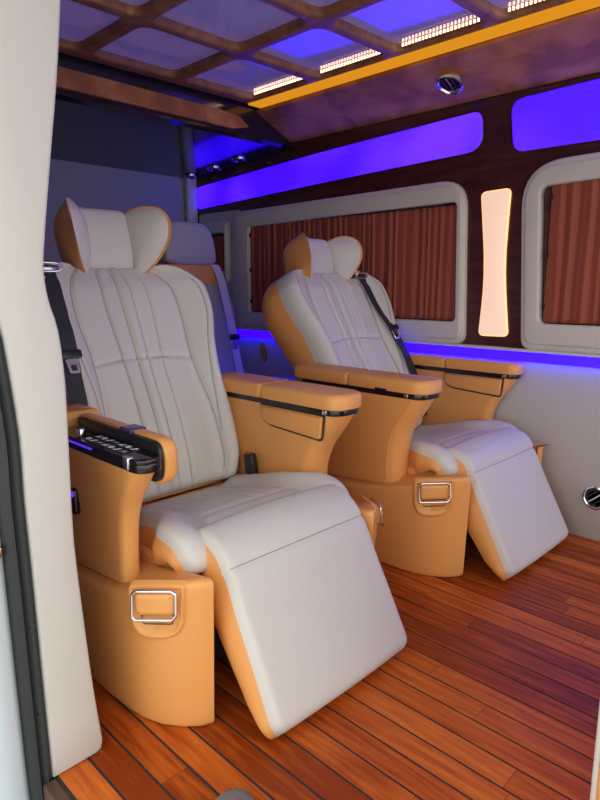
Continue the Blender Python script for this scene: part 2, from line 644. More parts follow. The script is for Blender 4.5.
# near side cove, mirrored
cove2 = structure(extrude_x('trim_7', [(0.395, 1.672), (0.47, 1.684), (0.65, 1.770), (0.67, 1.786), (0.44, 1.70), (0.395, 1.70)], -2.42, X_FRONT, burl),
                  'burl wood cove panel over the door side')

# lattice: cells with rounded openings
XB = [-2.315, -1.90, -1.495, -1.085, -0.68, -0.27, 0.13, 0.53]
YB = [0.755, 1.185, 1.60, 2.045]
Z0, Z1 = 1.790, 1.822
BW = 0.024
v, f = [], []


def add_tile(x0, x1, y0, y1, hx0, hx1, hy0, hy1):
    r = 0.045
    hole = round_poly([(hx0, hy0), (hx1, hy0), (hx1, hy1), (hx0, hy1)], r, 5)
    cx, cy = (x0 + x1) / 2, (y0 + y1) / 2
    outer = []
    n = len(hole)
    for i, (a, b) in enumerate(hole):
        # project on the outer rectangle, corner to corner
        c = i // 6
        k = i % 6
        crn = [(x0, y0), (x1, y0), (x1, y1), (x0, y1)][c]
        if k <= 2:
            # moving to the corner along the previous side
            if c == 0:
                q = (x0, lerp(b, y0, 1 if k == 2 else 0.0))
            elif c == 1:
                q = (lerp(a, x1, 1 if k == 2 else 0.0), y0)
            elif c == 2:
                q = (x1, lerp(b, y1, 1 if k == 2 else 0.0))
            else:
                q = (lerp(a, x0, 1 if k == 2 else 0.0), y1)
        else:
            if c == 0:
                q = (a, y0)
            elif c == 1:
                q = (x1, b)
            elif c == 2:
                q = (a, y1)
            else:
                q = (x0, b)
        outer.append(q)
    base = len(v)
    ch = 0.010
    hole_c = inset(hole, -ch)
    for q in outer:
        v.append((q[0], q[1], Z0))
    for q in hole_c:
        v.append((q[0], q[1], Z0))
    for q in inset(hole, -ch * 0.3):
        v.append((q[0], q[1], Z0 + ch * 0.3))
    for q in hole:
        v.append((q[0], q[1], Z0 + ch))
    for q in hole:
        v.append((q[0], q[1], Z1))
    for k in range(4):
        for i in range(n):
            j = (i + 1) % n
            f.append((base + k * n + i, base + k * n + j, base + (k + 1) * n + j, base + (k + 1) * n + i))


cells = []
for i in range(len(XB) - 1):
    for j in range(len(YB) - 1):
        x0, x1, y0, y1 = XB[i], XB[i + 1], YB[j], YB[j + 1]
        hx0, hx1, hy0, hy1 = x0 + BW, x1 - BW, y0 + BW, y1 - BW
        if j == 2:
            hy1 = 2.002
        add_tile(x0, x1, y0, y1, hx0, hx1, hy0, hy1)
        cells.append((i, j, hx0, hx1, hy0, hy1))
lat = mesh('lattice_frame', v, f, lattice_m, roof, sharp=50)
extrude_x('lattice_border', [(2.045, Z0), (2.13, Z0), (2.14, 1.86), (2.045, 1.86)], XB[0], X_FRONT, lattice_m, roof)
extrude_x('lattice_border', [(0.755, Z0), (0.67, 1.800), (0.66, 1.86), (0.755, 1.86)], XB[0], X_FRONT, lattice_m, roof)
box('lattice_border', XB[0] - 0.03, XB[0], 0.66, 2.13, Z0, 1.86, lattice_m, roof)
for (i, j, a, b, c, d) in cells:
    box('film_panel', a - 0.012, b + 0.012, c - 0.012, d + 0.012, 1.820, 1.826, film, roof)
    if j == 2:
        # light strip with its row of diodes on the far rim of the cell
        st = box('diode_strip', a + 0.02, b - 0.02, 1.992, 2.0005, 1.806, 1.818, lattice_m, roof)
        vv, ff = [], []
        nd = 22
        for k in range(nd):
            xx = a + 0.03 + (b - a - 0.06) * k / (nd - 1)
            q, g = box_vf(xx - 0.0028, xx + 0.0028, 1.988, 1.9925, 1.807, 1.817)
            o0 = len(vv)
            vv += q
            ff += [tuple(t + o0 for t in h) for h in g]
        dm = mesh('diodes', vv, ff, diode_m, st, smooth=False)
        dm['kind'] = 'stuff'

# lowered rear soffit with glossy underside
sof = structure(mesh('trim_8', [(x, yy, z) for yy in (0.40, 2.345) for (x, z) in ((-2.372, 1.86), (-2.372, 1.652), (-2.395, 1.640), (X_REAR, 1.590), (X_REAR, 1.86))],
                     [(0, 1, 2, 3, 4), (5, 6, 7, 8, 9)] + [(i, (i + 1) % 5, 5 + (i + 1) % 5, 5 + i) for i in range(5)], soffit_m, smooth=False),
                'dark glossy lowered ceiling section over the back seat')
beam = structure(mesh('trim_9', [(x, yy, z) for x in (-2.372, -2.352) for (yy, z) in ((0.45, 1.678), (1.94, 1.668), (2.03, 1.690), (1.98, 1.725), (1.85, 1.738), (0.45, 1.750))],
                      [tuple(range(6)), tuple(range(6, 12))] + [(i, (i + 1) % 6, 6 + (i + 1) % 6, 6 + i) for i in range(6)], burl, smooth=False),
                 'reddish wooden board on the front of the rear ceiling section')


# ------------------------------------------------------------------ vents
def vent(lbl, c, axis, r, group=None, name='air_vent', m_ring=chrome, slat_dir=None):
    e = tag(empty(name, c), lbl, 'air vent', group)
    ax = Vector(axis).normalized()
    lathe('bezel', [(r * 0.78, 0.0), (r, 0.0), (r, r * 0.10), (r * 0.95, r * 0.24), (r * 0.84, r * 0.28), (r * 0.76, r * 0.20), (r * 0.72, 0.06 * r)], (0, 0, 0), ax, m_ring, e)
    lathe('inner_cup', [(r * 0.02, 0.04 * r), (r * 0.74, 0.04 * r), (r * 0.74, 0.10 * r), (r * 0.60, 0.12 * r), (r * 0.58, 0.06 * r), (r * 0.02, 0.06 * r)], (0, 0, 0), ax, gloss_black, e)
    u = Vector(slat_dir) if slat_dir else ax.orthogonal()
    u = (u - ax * u.dot(ax)).normalized()
    w = ax.cross(u)
    for k in (-1, 0, 1):
        hl = 0.62 * r * math.sqrt(1 - (k * 0.45) ** 2)
        rings = []
        for s in (-1, 1):
            cc = u * (s * hl) + w * (k * 0.36 * r) + ax * 0.10 * r
            dn, dw = ax * 0.09 * r, w * 0.05 * r
            rings.append([tuple(cc - dn - dw), tuple(cc + dn - dw), tuple(cc + dn + dw), tuple(cc - dn + dw)])
        loft('slat', rings, black if k else m_ring, e)
    return e


dk = mat('dark_chrome', (0.35, 0.35, 0.38), 0.15, 1.0)
vent('round chrome air vent low on the cream grey wall near the floor', (-0.745, 2.33, 0.167), (0, -1, 0), 0.047, slat_dir=(1, 0, 0.9))
cn = Vector((0, -0.43, -0.90))
vent('round dark chrome air vent in the burl cove above the light panels', (-1.375, 2.215, 1.7195), cn, 0.056, m_ring=chrome, slat_dir=(0, 1, -0.4))
for k, (x, yv) in enumerate(((-3.17, 2.27), (-2.93, 2.265), (-2.69, 2.25))):
    zz = 1.640 + (x + 2.395) / (X_REAR + 2.395) * (-0.05)
    vent(['small round vent in the glossy rear ceiling section, next to the rear wall', 'small round vent in the glossy rear ceiling section, middle of three', 'small round vent in the glossy rear ceiling section, closest to the wooden board'][k], (x, yv, zz), (0.06, 0, -1), 0.045, 'vents in the rear ceiling section', m_ring=dk, slat_dir=(1, 0, 0))


# ------------------------------------------------------------------ door pillar in the foreground
XP = -1.07
RE = [(0.545, 1.86), (0.530, 1.55), (0.518, 1.416), (0.502, 1.289), (0.476, 1.126), (0.461, 1.026), (0.4555, 0.975), (0.460, 0.924), (0.473, 0.871), (0.479, 0.781), (0.477, 0.65), (0.474, 0.474), (0.482, 0.305), (0.492, 0.146), (0.5035, 0.025)]
LE = [(0.398, 0.0), (0.396, 0.132), (0.394, 0.301), (0.392, 0.461), (0.390, 0.576), (0.391, 0.685), (0.381, 0.826), (0.372, 0.893), (0.345, 1.0), (0.315, 1.15), (0.29, 1.4), (0.28, 1.86)]
RE = smooth_poly(RE, 3, False)
LE = smooth_poly(LE, 3, False)
pil_poly = RE + [(0.500, 0.008), (0.488, 0.001)] + LE
pillar = structure(rounded_slab('trim_10', pil_poly, 0.0, 0.085, 0.007, lambda a, b, h: (XP - 0.085 + h, a, b), trim_cream, seg=3), 'cream leather covered door pillar in front of the recliners')
st = mesh('stitching', *(lambda: (
    [p for q in range(0, len(RE) * 4) for t in [q / 4] for i in [min(int(t), len(RE) - 2)] for fr in [t - i]
     for (a, b) in [(lerp(RE[i][0], RE[i + 1][0], fr) - 0.010, lerp(RE[i][1], RE[i + 1][1], fr))]
     for p in ((XP, a - 0.0006, b - 0.002), (XP, a + 0.0006, b - 0.002), (XP + 0.0008, a + 0.0003, b + 0.002), (XP + 0.0008, a - 0.0003, b + 0.002))],
    [(4 * k, 4 * k + 1, 4 * k + 2, 4 * k + 3) for k in range(len(RE) * 4)]))(), trim_cream, pillar, smooth=False)
st['kind'] = 'stuff'

# rubber door seal: several ridges following the pillar edge
sealL = [(a - 0.002, b) for a, b in LE]
rings = []
for (a, b) in [(0.398, -0.14), (0.398, -0.05)] + sealL:
    prof = [(0.0, -0.03), (0.0, 0.004), (-0.009, 0.012), (-0.014, 0.004), (-0.018, 0.000), (-0.022, 0.007), (-0.034, 0.004), (-0.040, -0.010), (-0.044, -0.03)]
    rings.append([(XP - 0.01 + h, a + d, b) for d, h in prof])
seal = structure(loft('trim_11', rings, rubber, None, sharp=70), 'black rubber door seal along the cream pillar')
rings = []
for (a, b) in [(0.398, -0.40), (0.398, -0.05)] + sealL:
    prof = [(-0.040, -0.05), (-0.040, -0.012), (-0.052, -0.004), (-0.085, -0.008), (-0.12, -0.03), (-0.125, -0.06)]
    rings.append([(XP - 0.01 + h, a + d, b) for d, h in prof])
body = structure(loft('trim_12', rings, paint, None, sharp=70), 'pale grey painted door frame outside the seal')
for zz in (0.15, 0.33, 0.53):
    lathe('seal_clip', [(0.0012, 0), (0.003, 0), (0.003, 0.002), (0.0012, 0.002)], (XP - 0.005, 0.380, zz), (1, 0, 0), black, seal, seg=8)
# door striker on the painted frame
sk = box('striker', XP - 0.02, XP - 0.004, 0.318, 0.345, 0.48, 0.50, chrome, body, bevel=0.003)

# ------------------------------------------------------------------ captain seats
X0 = -1.25       # seat origin (middle of the base)


def path_frame(path, n):
    P = smooth_poly(path, 12, False)
    # resample by arc length
    d = [0]
    for a, b in zip(P, P[1:]):
        d.append(d[-1] + math.hypot(b[0] - a[0], b[1] - a[1]))
    out = []
    for k in range(n + 1):
        s = d[-1] * k / n
        i = 0
        while i < len(d) - 2 and d[i + 1] < s:
            i += 1
        t = (s - d[i]) / max(d[i + 1] - d[i], 1e-9)
        out.append((lerp(P[i][0], P[i + 1][0], t), lerp(P[i][1], P[i + 1][1], t)))
    fr = []
    for k in range(n + 1):
        a, b = out[max(k - 1, 0)], out[min(k + 1, n)]
        tx, tz = b[0] - a[0], b[1] - a[1]
        l = math.hypot(tx, tz)
        fr.append((out[k][0], out[k][1], tz / l, -tx / l))
    return fr


def cushion(parent, names, path, w, thick, disp, edge, nu, nv, mats, edge_v=None, side_in=0.0, deep=None, yoff=0.0):
    """upholstered panel: face sheet with rolled rim, gusset band round the rim, back sheet.
    w(v) half width, thick(v), disp(u, v) height over the path; returns face object"""
    fr = path_frame(path, nv)
    ev = edge if edge_v is None else edge_v
    deep = edge if deep is None else deep
    length = sum(math.hypot(a[0] - b[0], a[1] - b[1]) for a, b in zip(fr, fr[1:]))
    us = [-1 + 2 * i / nu for i in range(nu + 1)]
    # denser near the rim
    us = [math.sin(u * PI / 2) * 0.35 + u * 0.65 for u in us]

    def point(k, u, off):
        x, z, nx, nz = fr[k]
        return (x + nx * off - X0, yoff + u * w(k / nv), z + nz * off)
    V, Fc = [], []
    for k in range(nv + 1):
        v_ = k / nv
        for u in us:
            W = w(v_)
            du = (1 - abs(u)) * W
            dv = min(v_, 1 - v_) * length
            drop = 0.0
            if du < edge:
                drop += deep * (1 - math.sqrt(max(0, 1 - (1 - du / edge) ** 2)))
            if dv < ev:
                drop += ev * (1 - math.sqrt(max(0, 1 - (1 - dv / ev) ** 2)))
            drop = min(drop, max(deep, ev) * 1.1)
            V.append(point(k, u, disp(u, v_) - drop))
    n1 = nu + 1
    for k in range(nv):
        for i in range(nu):
            a = k * n1 + i
            Fc.append((a, a + 1, a + n1 + 1, a + n1))
    face = mesh(names[0], V, Fc, mats[0], parent, sharp=75)
    # rim loop
    loop = [(0, i) for i in range(nu + 1)] + [(k, nu) for k in range(1, nv + 1)] + [(nv, i) for i in range(nu - 1, -1, -1)] + [(k, 0) for k in range(nv - 1, 0, -1)]
    rims = [V[k * n1 + i] for k, i in loop]
    S = 5
    rings = [rims]
    for s in range(1, S + 1):
        t = s / S
        ring = []
        for (k, i), p in zip(loop, rims):
            v_ = k / nv
            u = us[i]
            base = point(k, u * (1 - side_in * t * t), -thick(v_))
            q = [lerp(p[j], base[j], t) for j in range(3)]
            bul = 0.012 * math.sin(PI * t) * (1 if abs(u) > 0.99 else 0)
            q[1] += bul * (1 if u > 0 else -1)
            ring.append(tuple(q))
        rings.append(ring)
    band = loft(names[1], rings, mats[1], parent, cap=False, sharp=60)
    n = len(loop)
    bv, bf = [], []
    for k in range(nv + 1):
        v_ = k / nv
        for u in (-1, -0.5, 0, 0.5, 1):
            bv.append(point(k, u * (1 - side_in), -thick(v_)))
    for k in range(nv):
        for i in range(4):
            a = k * 5 + i
            bf.append((a, a + 1, a + 6, a + 5))
    mesh(names[2], bv, bf, mats[2], parent, sharp=60)
    return face, point


def groove(x, c, wd, dp):
    d = abs(x - c)
    return -dp * math.exp(-(d / wd) ** 2)


def make_seat(yc, label, recline=0.0, open_left=False, belt=(-0.225, -0.250), dx=0.0, hz=1.074, wall_side=False):
    seat = tag(empty('captain_seat', (X0 + dx, yc, 0)), label, 'seat', 'captain seats')
    belt_side = -1 if belt[0] < 0 else 1

    def X(x):
        return x - X0
    # ---------------- pedestals
    for s in (-1, 1):
        yo, yi = 0.385, 0.262
        if s > 0 and wall_side:
            yo = 0.338

        def ring(t, ins=0.0, front=0.0):
            pts = [(-1.52, yi), (-1.52, yo - 0.005), (-1.36, yo), (-1.22, yo - 0.001), (-1.14, yo - 0.006), (-1.085, yo - 0.014), (-1.035, yo - 0.031), (-0.995, yo - 0.058), (-0.966, yo - 0.090), (-0.956, yi + 0.008), (-0.965, yi)]
            # front leans a little back towards the floor
            out = []
            pts = inset(pts, ins)
            for (x, yy) in pts:
                fx = x - 0.012 * (1 - t) * sstep(-1.3, -0.95, x)
                out.append((fx, yy))
            return out

        def ztop(x):
            return sinterp([(-1.6, 0.245), (-1.39, 0.255), (-1.25, 0.274), (-1.17, 0.290), (-1.10, 0.314), (-1.03, 0.340), (-0.95, 0.352)], x)
        rings = []
        steps = [(0.0, 0.006, 0.0), (0.01, 0.002, 0.006), (0.03, 0.0, 0.02)] + [(k / 10, 0.0, None) for k in range(1, 10)]
        for t, ins, _ in steps:
            rings.append([(X(x), s * yy, lerp(0.001, ztop(x), t)) for x, yy in ring(t, ins)])
        for k in range(5):
            th = PI / 2 * k / 4
            rings.append([(X(x), s * yy, ztop(x) - 0.016 + 0.016 * math.sin(th)) for x, yy in ring(1.0, 0.016 * (1 - math.cos(th)))])
        ped = loft('pedestal', rings, tan, seat, sharp=55)
        # seam under the armrest column and handle on the rounded corner
        if True:
            # local frame on the corner: origin, along, up, out
            A = Vector((X(-1.100), s * (yo - 0.012), 0))
            B = Vector((X(-0.975), s * (yo - 0.095), 0))
            al = (B - A).normalized()
            up = Vector((0, 0, 1))
            out = al.cross(up) if s < 0 else up.cross(al)
            out.normalize()
            if out.y * s < 0:
                out = -out
            Cc = A.lerp(B, 0.42) + out * 0.021

            def hp(a, b, h, Cc=Cc, al=al, out=out, slope=0.10):
                curve = -0.9 * a * a
                return tuple(Cc + al * a + Vector((0, 0, b + slope * a)) + out * (h + curve))
            zc = 0.302
            # recessed pocket: shallow U shaped lip with a darker tan floor
            U = round_poly([(-0.060, -0.084), (0.054, -0.084), (0.062, 0.036), (-0.066, 0.036)], [0.050, 0.050, 0.012, 0.012], 7)
            rr = [[hp(a, b + zc, h) for a, b in inset(U, d)] for d, h in ((-0.005, -0.012), (0.0, 0.0030), (0.004, 0.0055), (0.009, 0.003), (0.016, -0.005))]
            pk = loft('handle_pocket', rr, tan, ped, sharp=60)
            fr_ = round_poly([(-0.047, -0.026), (-0.040, -0.030), (0.040, -0.030), (0.050, -0.020), (0.047, 0.024), (0.036, 0.030), (-0.040, 0.030), (-0.050, 0.022)], 0.008, 4)
            tube('handle_frame', [hp(a, b + zc, 0.017 + (0.008 if b < 0 else 0)) for a, b in fr_], 0.0036, chrome, ped, closed=True)
            pad = round_poly([(-0.043, -0.024), (0.043, -0.024), (0.044, 0.024), (-0.044, 0.024)], 0.010, 4)
            rr = [[hp(a, b + zc, h) for a, b in inset(pad, d)] for d, h in ((0.0, 0.0), (0.0, 0.014), (0.003, 0.018), (0.010, 0.019))]
            loft('handle_paddle', rr, tan, ped, sharp=60)
            # slot under the paddle
            slot = round_poly([(-0.034, -0.050), (0.034, -0.050), (0.036, -0.028), (-0.036, -0.028)], 0.007, 3)
            tube('slot_line', [hp(a, b + zc, 0.004) for a, b in slot], 0.0012, dark, ped, closed=True, seg=5)
    # ---------------- armrests
    for s in (-1, 1):
        is_open = open_left and s < 0
        yo, yi = 0.380, 0.254
        if s > 0 and wall_side:
            yo = 0.336
        if is_open:
            yi = 0.316
        zr = 0.578 if is_open else 0.592       # underside of the rail
        ax_ = 0.015 if is_open else -0.018

        def xfront(z):
            return ax_ + sinterp([(0.24, -1.165), (0.34, -1.170), (0.42, -1.165), (0.48, -1.145), (0.54, -1.102), (0.585, -1.074), (0.62, -1.062)], z)

        def ring(zt, ins=0.0):
            """zt in 0..1 between the pedestal seam and the rail"""
            out = []
            xf = None
            z_f = lerp(0.295, zr, zt)
            xf = xfront(z_f)
            fl = 0.010 * sstep(0.4, 1.0, zt)
            o = yo - 0.016 + 0.012 * sstep(0.35, 1, zt)
            i_ = yi
            pts = round_poly([(-1.60, i_), (-1.60, o), (xf, o), (xf, i_)], [0.01, 0.02, 0.055, 0.050], 6)
            pts = inset(pts, ins)
            for x, yy in pts:
                zb = sinterp([(-1.6, 0.249), (-1.39, 0.259), (-1.25, 0.278), (-1.17, 0.294), (-1.10, 0.318), (-1.03, 0.344)], x) - 0.004
                z = lerp(zb, zr, zt)
                out.append((X(x), s * yy, z))
            return out
        rings = [ring(0.0, 0.010), ring(0.012, 0.003), ring(0.035, 0.0)] + [ring(k / 12) for k in range(1, 13)]
        colm = loft('armrest_column', rings, tan, seat, sharp=60)
        # welt running down the front corner
        welt = []
        for k in range(0, 13):
            zt = 0.03 + 0.95 * k / 12
            z_f = lerp(0.295, zr, zt)
            welt.append((X(xfront(z_f) - 0.036), s * (yo - 0.0145 + 0.012 * sstep(0.35, 1, zt) - 0.004), z_f))
        tube('welt', welt, 0.0028, tan, colm)
        foot = round_poly([(-1.62, yi - 0.004), (-1.62, yo), (-1.058 + ax_, yo), (-1.058 + ax_, yi - 0.004)], [0.01, 0.02, 0.058, 0.055], 6)
        mp = lambda a, b, h: (X(a), s * b, h)
        rail = rounded_slab('armrest_rail', inset(foot, 0.002), zr - 0.002, zr + 0.017, 0.003, mp, gloss_black, seat, seg=2)
        lid_poly = round_poly([(-1.385, yi - 0.010), (-1.385, yo + 0.004), (-1.052 + ax_, yo + 0.004), (-1.052 + ax_, yi - 0.010)], [0.012, 0.012, 0.062, 0.060], 6)
        xs_ = -1.455 if is_open else -1.388
        rear_poly = round_poly([(-1.66, 0.244), (-1.66, yo + 0.004), (xs_, yo + 0.004), (xs_, 0.244)], [0.03, 0.03, 0.012, 0.012], 6)
        rounded_slab('armrest_pad', rear_poly, zr + 0.016, zr + 0.060, 0.015, mp, tan, seat, r_lo=0.004)
        if not is_open:
            lid = rounded_slab('armrest_lid', lid_poly, 0.608, 0.652, 0.016, mp, tan, seat, r_lo=0.004)
            # badge at the front of the rail and catch under the lid edge
            fx = -0.983
            if s < 0:
                box('badge', X(-1.150), X(-1.135), s * (yo + 0.0005), s * (yo - 0.003), 0.594, 0.606, chrome, rail, bevel=0.001)
                box('catch', X(-1.265), X(-1.215), s * (yo + 0.006), s * (yo - 0.012), 0.606, 0.616, gloss_black, lid, bevel=0.003)
            else:
                box('badge', X(-1.130), X(-1.115), s * (yi - 0.0055), s * (yi + 0.003), 0.594, 0.606, chrome, rail, bevel=0.001)
        else:
            # lid folded up along the inner edge, black lining outwards
            def mpl(a, b, h):
                return (X(a), -0.310 + h, b)
            lp = round_poly([(-1.445, 0.530), (-1.062, 0.530), (-1.062, 0.634), (-1.445, 0.634)], [0.012, 0.045, 0.040, 0.012], 6)
            lid = rounded_slab('armrest_lid', lp, 0.006, 0.042, 0.016, mpl, tan, seat, r_lo=0.004)
            rounded_slab('lid_lining', inset(lp, 0.007), -0.005, 0.012, 0.003, mpl, black, lid, seg=2)
            box('catch', X(-1.235), X(-1.185), -0.314, -0.272, 0.625, 0.6365, violet_catch, lid, bevel=0.003)
            # control panel: deep gloss slab with knobs, keys and print
            pp_ = round_poly([(-1.45, yi), (-1.45, yo - 0.002), (-1.047, yo - 0.002), (-1.047, yi)], [0.008, 0.012, 0.034, 0.025], 6)
            pan = rounded_slab('control_panel', pp_, 0.594, 0.604, 0.003, mp, gloss_black, seat, seg=2)
            for (kx, ky, hh, rr_) in ((-1.325, yo - 0.018, 0.022, 0.0105),):
                lathe('knob', [(rr_ * 0.9, 0.0), (rr_, 0.002), (rr_, hh - 0.003), (rr_ * 0.8, hh), (0.001, hh)], (X(kx), -ky, 0.603), (0, 0, 1), chrome, pan, seg=20)
            box('badge', X(-1.105), X(-1.083), -(yo - 0.014), -(yo + 0.0015), 0.580, 0.606, chrome, pan, bevel=0.002)
            # rows of keys with printed symbols
            for i in range(7):
                for j in range(2):
                    kx, ky = -1.290 + i * 0.026, yo - 0.020 - j * 0.026
                    key = box('key', X(kx - 0.011), X(kx + 0.011), -(ky + 0.011), -(ky - 0.011), 0.602, 0.6065, black, pan, bevel=0.0015)
                    kind = (i + j * 3) % 4
                    z = 0.6068
                    if kind == 0:
                        pts = [(X(kx) + 0.006 * math.cos(a), -ky + 0.006 * math.sin(a), z) for a in [k * PI / 5 for k in range(10)]]
                        tube('symbol', pts, 0.0011, white_print, key, closed=True, seg=5)
                    elif kind == 1:
                        tube('symbol', [(X(kx) - 0.007, -ky - 0.006, z), (X(kx) - 0.002, -ky - 0.006, z), (X(kx) + 0.004, -ky + 0.007, z)], 0.0011, white_print, key, seg=5)
                    elif kind == 2:
                        tube('symbol', [(X(kx) - 0.006, -ky, z), (X(kx) + 0.006, -ky, z), (X(kx) + 0.002, -ky + 0.005, z)], 0.0011, white_print, key, seg=5)
                    else:
                        tube('symbol', [(X(kx) - 0.005, -ky - 0.006, z), (X(kx), -ky, z), (X(kx) + 0.005, -ky - 0.006, z), (X(kx) + 0.005, -ky + 0.006, z)], 0.0011, white_print, key, seg=5)
            # thin violet line on the panel edge and side socket
            box('edge_light', X(-1.44), X(-1.24), -(yo + 0.0022), -(yo - 0.001), 0.5935, 0.5965, violet_line, pan)
            so = rounded_slab('side_socket', round_poly([(-1.372, 0.410), (-1.345, 0.410), (-1.345, 0.475), (-1.372, 0.475)], 0.01, 4), 0, 0.014, 0.004, lambda a, b, h: (X(a), -(yo - 0.016) - h, b), gloss_black, colm, seg=2)
            rounded_slab('socket_lens', round_poly([(-1.360, 0.455), (-1.348, 0.455), (-1.348, 0.470), (-1.360, 0.470)], 0.008, 4), 0.012, 0.016, 0.001, lambda a, b, h: (X(a), -(yo - 0.016) - h, b), violet_line, so, seg=1)
        if s > 0:
            # folding tray flap in the inner face of the right armrest
            fl = round_poly([(-1.385, 0.587), (-1.378, 0.545), (-1.345, 0.532), (-1.135, 0.520), (-1.128, 0.587)], [0.003, 0.02, 0.02, 0.010, 0.003], 5)
            flap = rounded_slab('tray_flap', fl, 0.0, 0.010, 0.004, lambda a, b, h: (X(a), yi - h, b), tan, colm, seg=3)
            out_ = inset(fl, -0.0035)
            tube('flap_gap', [(X(a), yi - 0.0005, b) for a, b in out_], 0.0032, dark, flap, closed=True, seg=6)
    # ---------------- seat frame under the cushion
    box('seat_frame', X(-1.48), X(-1.10), -0.255, 0.255, 0.04, 0.285, dark, seat, bevel=0.01)
    box('cushion_plinth', X(-1.50), X(-1.085), -0.275, 0.275, 0.22, 0.330, tan, seat, bevel=0.012)

    # ---------------- seat cushion (front to rear)
    cpath = [(-1.052, 0.318), (-1.056, 0.352), (-1.085, 0.382), (-1.15, 0.393), (-1.25, 0.381), (-1.36, 0.352), (-1.50, 0.320)]

    def cdisp(u, v):
        d = 0.028 * sstep(0.60, 0.86, abs(u)) + 0.010 * (1 - u * u)
        d *= (0.75 + 0.25 * (1 - v))
        d += groove(abs(u), 0.56, 0.030, 0.006)
        if 0.3 < v:
            for c in (0.10, 0.29):
                d += groove(abs(u), c, 0.022, 0.0035) * sstep(0.3, 0.36, v)
        d += groove(v, 0.30, 0.014, 0.005) * (1 if abs(u) < 0.56 else 0.0)
        return d
    cu, _ = cushion(seat, ('seat_cushion', 'seat_cushion_gusset', 'seat_cushion_base'), cpath, lambda v: sinterp([(0, 0.272), (0.1, 0.284), (0.28, 0.284), (0.38, 0.256), (0.48, 0.250), (1, 0.250)], v), lambda v: sinterp([(0, 0.03), (0.15, 0.05), (0.3, 0.075), (1, 0.075)], v), cdisp, 0.030, 72, 54, (cream, tan, dark), edge_v=0.035)
    # bolster ends beside the leg rest (cream roll with tan cheek)
    # ---------------- leg rest (bottom to knee)
    lx = -0.4 * dx
    lpath = [(-0.800 + lx, 0.030), (-0.860 + lx, 0.145), (-0.917 + lx, 0.252), (-0.955 + lx, 0.328), (-0.998, 0.382), (-1.050, 0.406), (-1.100, 0.408)]

    def ldisp(u, v):
        d = 0.010 * (1 - u * u) + groove(v, 0.70, 0.010, 0.0045)
        return d
    lr, lpoint = cushion(seat, ('leg_rest', 'leg_rest_gusset', 'leg_rest_back'), lpath, lambda v: 0.238 - 0.004 * v - 0.018 * clamp(1 - v / 0.07) ** 2, lambda v: sinterp([(0, 0.050), (0.15, 0.080), (0.6, 0.112), (1, 0.07)], v), ldisp, 0.020, 48, 60, (cream, tan, tan), edge_v=0.030, yoff=0.010)
    # ---------------- backrest
    rc = recline
    NVB = 130
    bpath = [(-1.478 - 0.0 * rc, 0.345), (-1.520 - 0.15 * rc, 0.47), (-1.585 - 0.4 * rc, 0.65), (-1.653 - 0.7 * rc, 0.83), (-1.722 - rc, 1.000), (-1.737 - 1.03 * rc, 1.028)]

    def bw(v):
        return sinterp([(0, 0.232), (0.10, 0.258), (0.28, 0.262), (0.45, 0.258), (0.60, 0.272), (0.74, 0.302), (0.86, 0.306), (0.93, 0.280), (0.97, 0.245), (1.0, 0.180)], v)

    def bdisp(u, v):
        a = abs(u)
        bol = 0.048 * sstep(0.55, 0.88, a) * (0.65 + 0.35 * math.sin(PI * clamp(v * 1.05)))
        d = bol
        d += 0.012 * math.sin(PI * clamp((v - 0.05) / 0.45)) * (1 - a)
        d -= 0.030 * sstep(0.86, 1.0, v)
        seam_in = sinterp([(0, 0.72), (0.3, 0.70), (0.6, 0.62), (0.9, 0.56), (1, 0.52)], v)
        seam_out = sinterp([(0, 0.74), (0.25, 0.74), (0.5, 0.80), (0.8, 0.84), (1, 0.80)], v)
        d += groove(a, seam_in, 0.022, 0.0075)
        d += groove(a, seam_out, 0.018, 0.0050)
        if a < seam_in:
            ms = 0.545 + 0.020 * (1 - (a / 0.65) ** 2)
            d += groove(v, ms, 0.0075, 0.009)
            tilt = 0.06
            for c, wdt in ((0.07, 0.020), (0.25, 0.022)):
                d += groove(a, c, wdt, 0.0085)
            d += 0.0035 * math.cos(clamp(a / 0.25) * PI * 2 + 0.0) * (1 if a < 0.25 else 0)
        return d
    back, bpoint = cushion(seat, ('backrest', 'backrest_side', 'backrest_shell'), bpath, bw, lambda v: sinterp([(0, 0.10), (0.3, 0.15), (0.7, 0.190), (0.93, 0.175), (1, 0.12)], v), bdisp, 0.042, 160, NVB, (cream, tan, tan), edge_v=0.030, side_in=0.06, deep=0.080)
    def on_back(u, v_, off):
        f0 = clamp(v_, 0, 0.9999) * NVB
        k0 = int(f0)
        h = bdisp(u, v_) + off
        pa, pb = bpoint(k0, u, h), bpoint(k0 + 1, u, h)
        return tuple(lerp(pa[j], pb[j], f0 - k0) for j in range(3))

    def seam(fn, v0, v1, n, off):
        tube('seam', [on_back(*fn(lerp(v0, v1, k / n)), off) for k in range(n + 1)], 0.0014, seam_m, back, seg=5)
    for sg in (-1, 1):
        seam(lambda v: (sg * sinterp([(0, 0.72), (0.3, 0.70), (0.6, 0.62), (0.9, 0.56), (1, 0.52)], v), v), 0.05, 0.94, 60, 0.0016)
        seam(lambda v: (sg * sinterp([(0, 0.74), (0.25, 0.74), (0.5, 0.80), (0.8, 0.84), (1, 0.80)], v), v), 0.20, 0.90, 50, 0.0016)
        for c in (0.07, 0.25):
            seam(lambda v: (sg * c, v), 0.05, 0.95, 60, 0.0006)
    pts = []
    for k in range(31):
        u = lerp(-0.62, 0.62, k / 30)
        v_ = 0.545 + 0.020 * (1 - (abs(u) / 0.65) ** 2)
        pts.append(on_back(u, v_, 0.0010))
    tube('seam', pts, 0.0014, seam_m, back, seg=5)
    pts = []
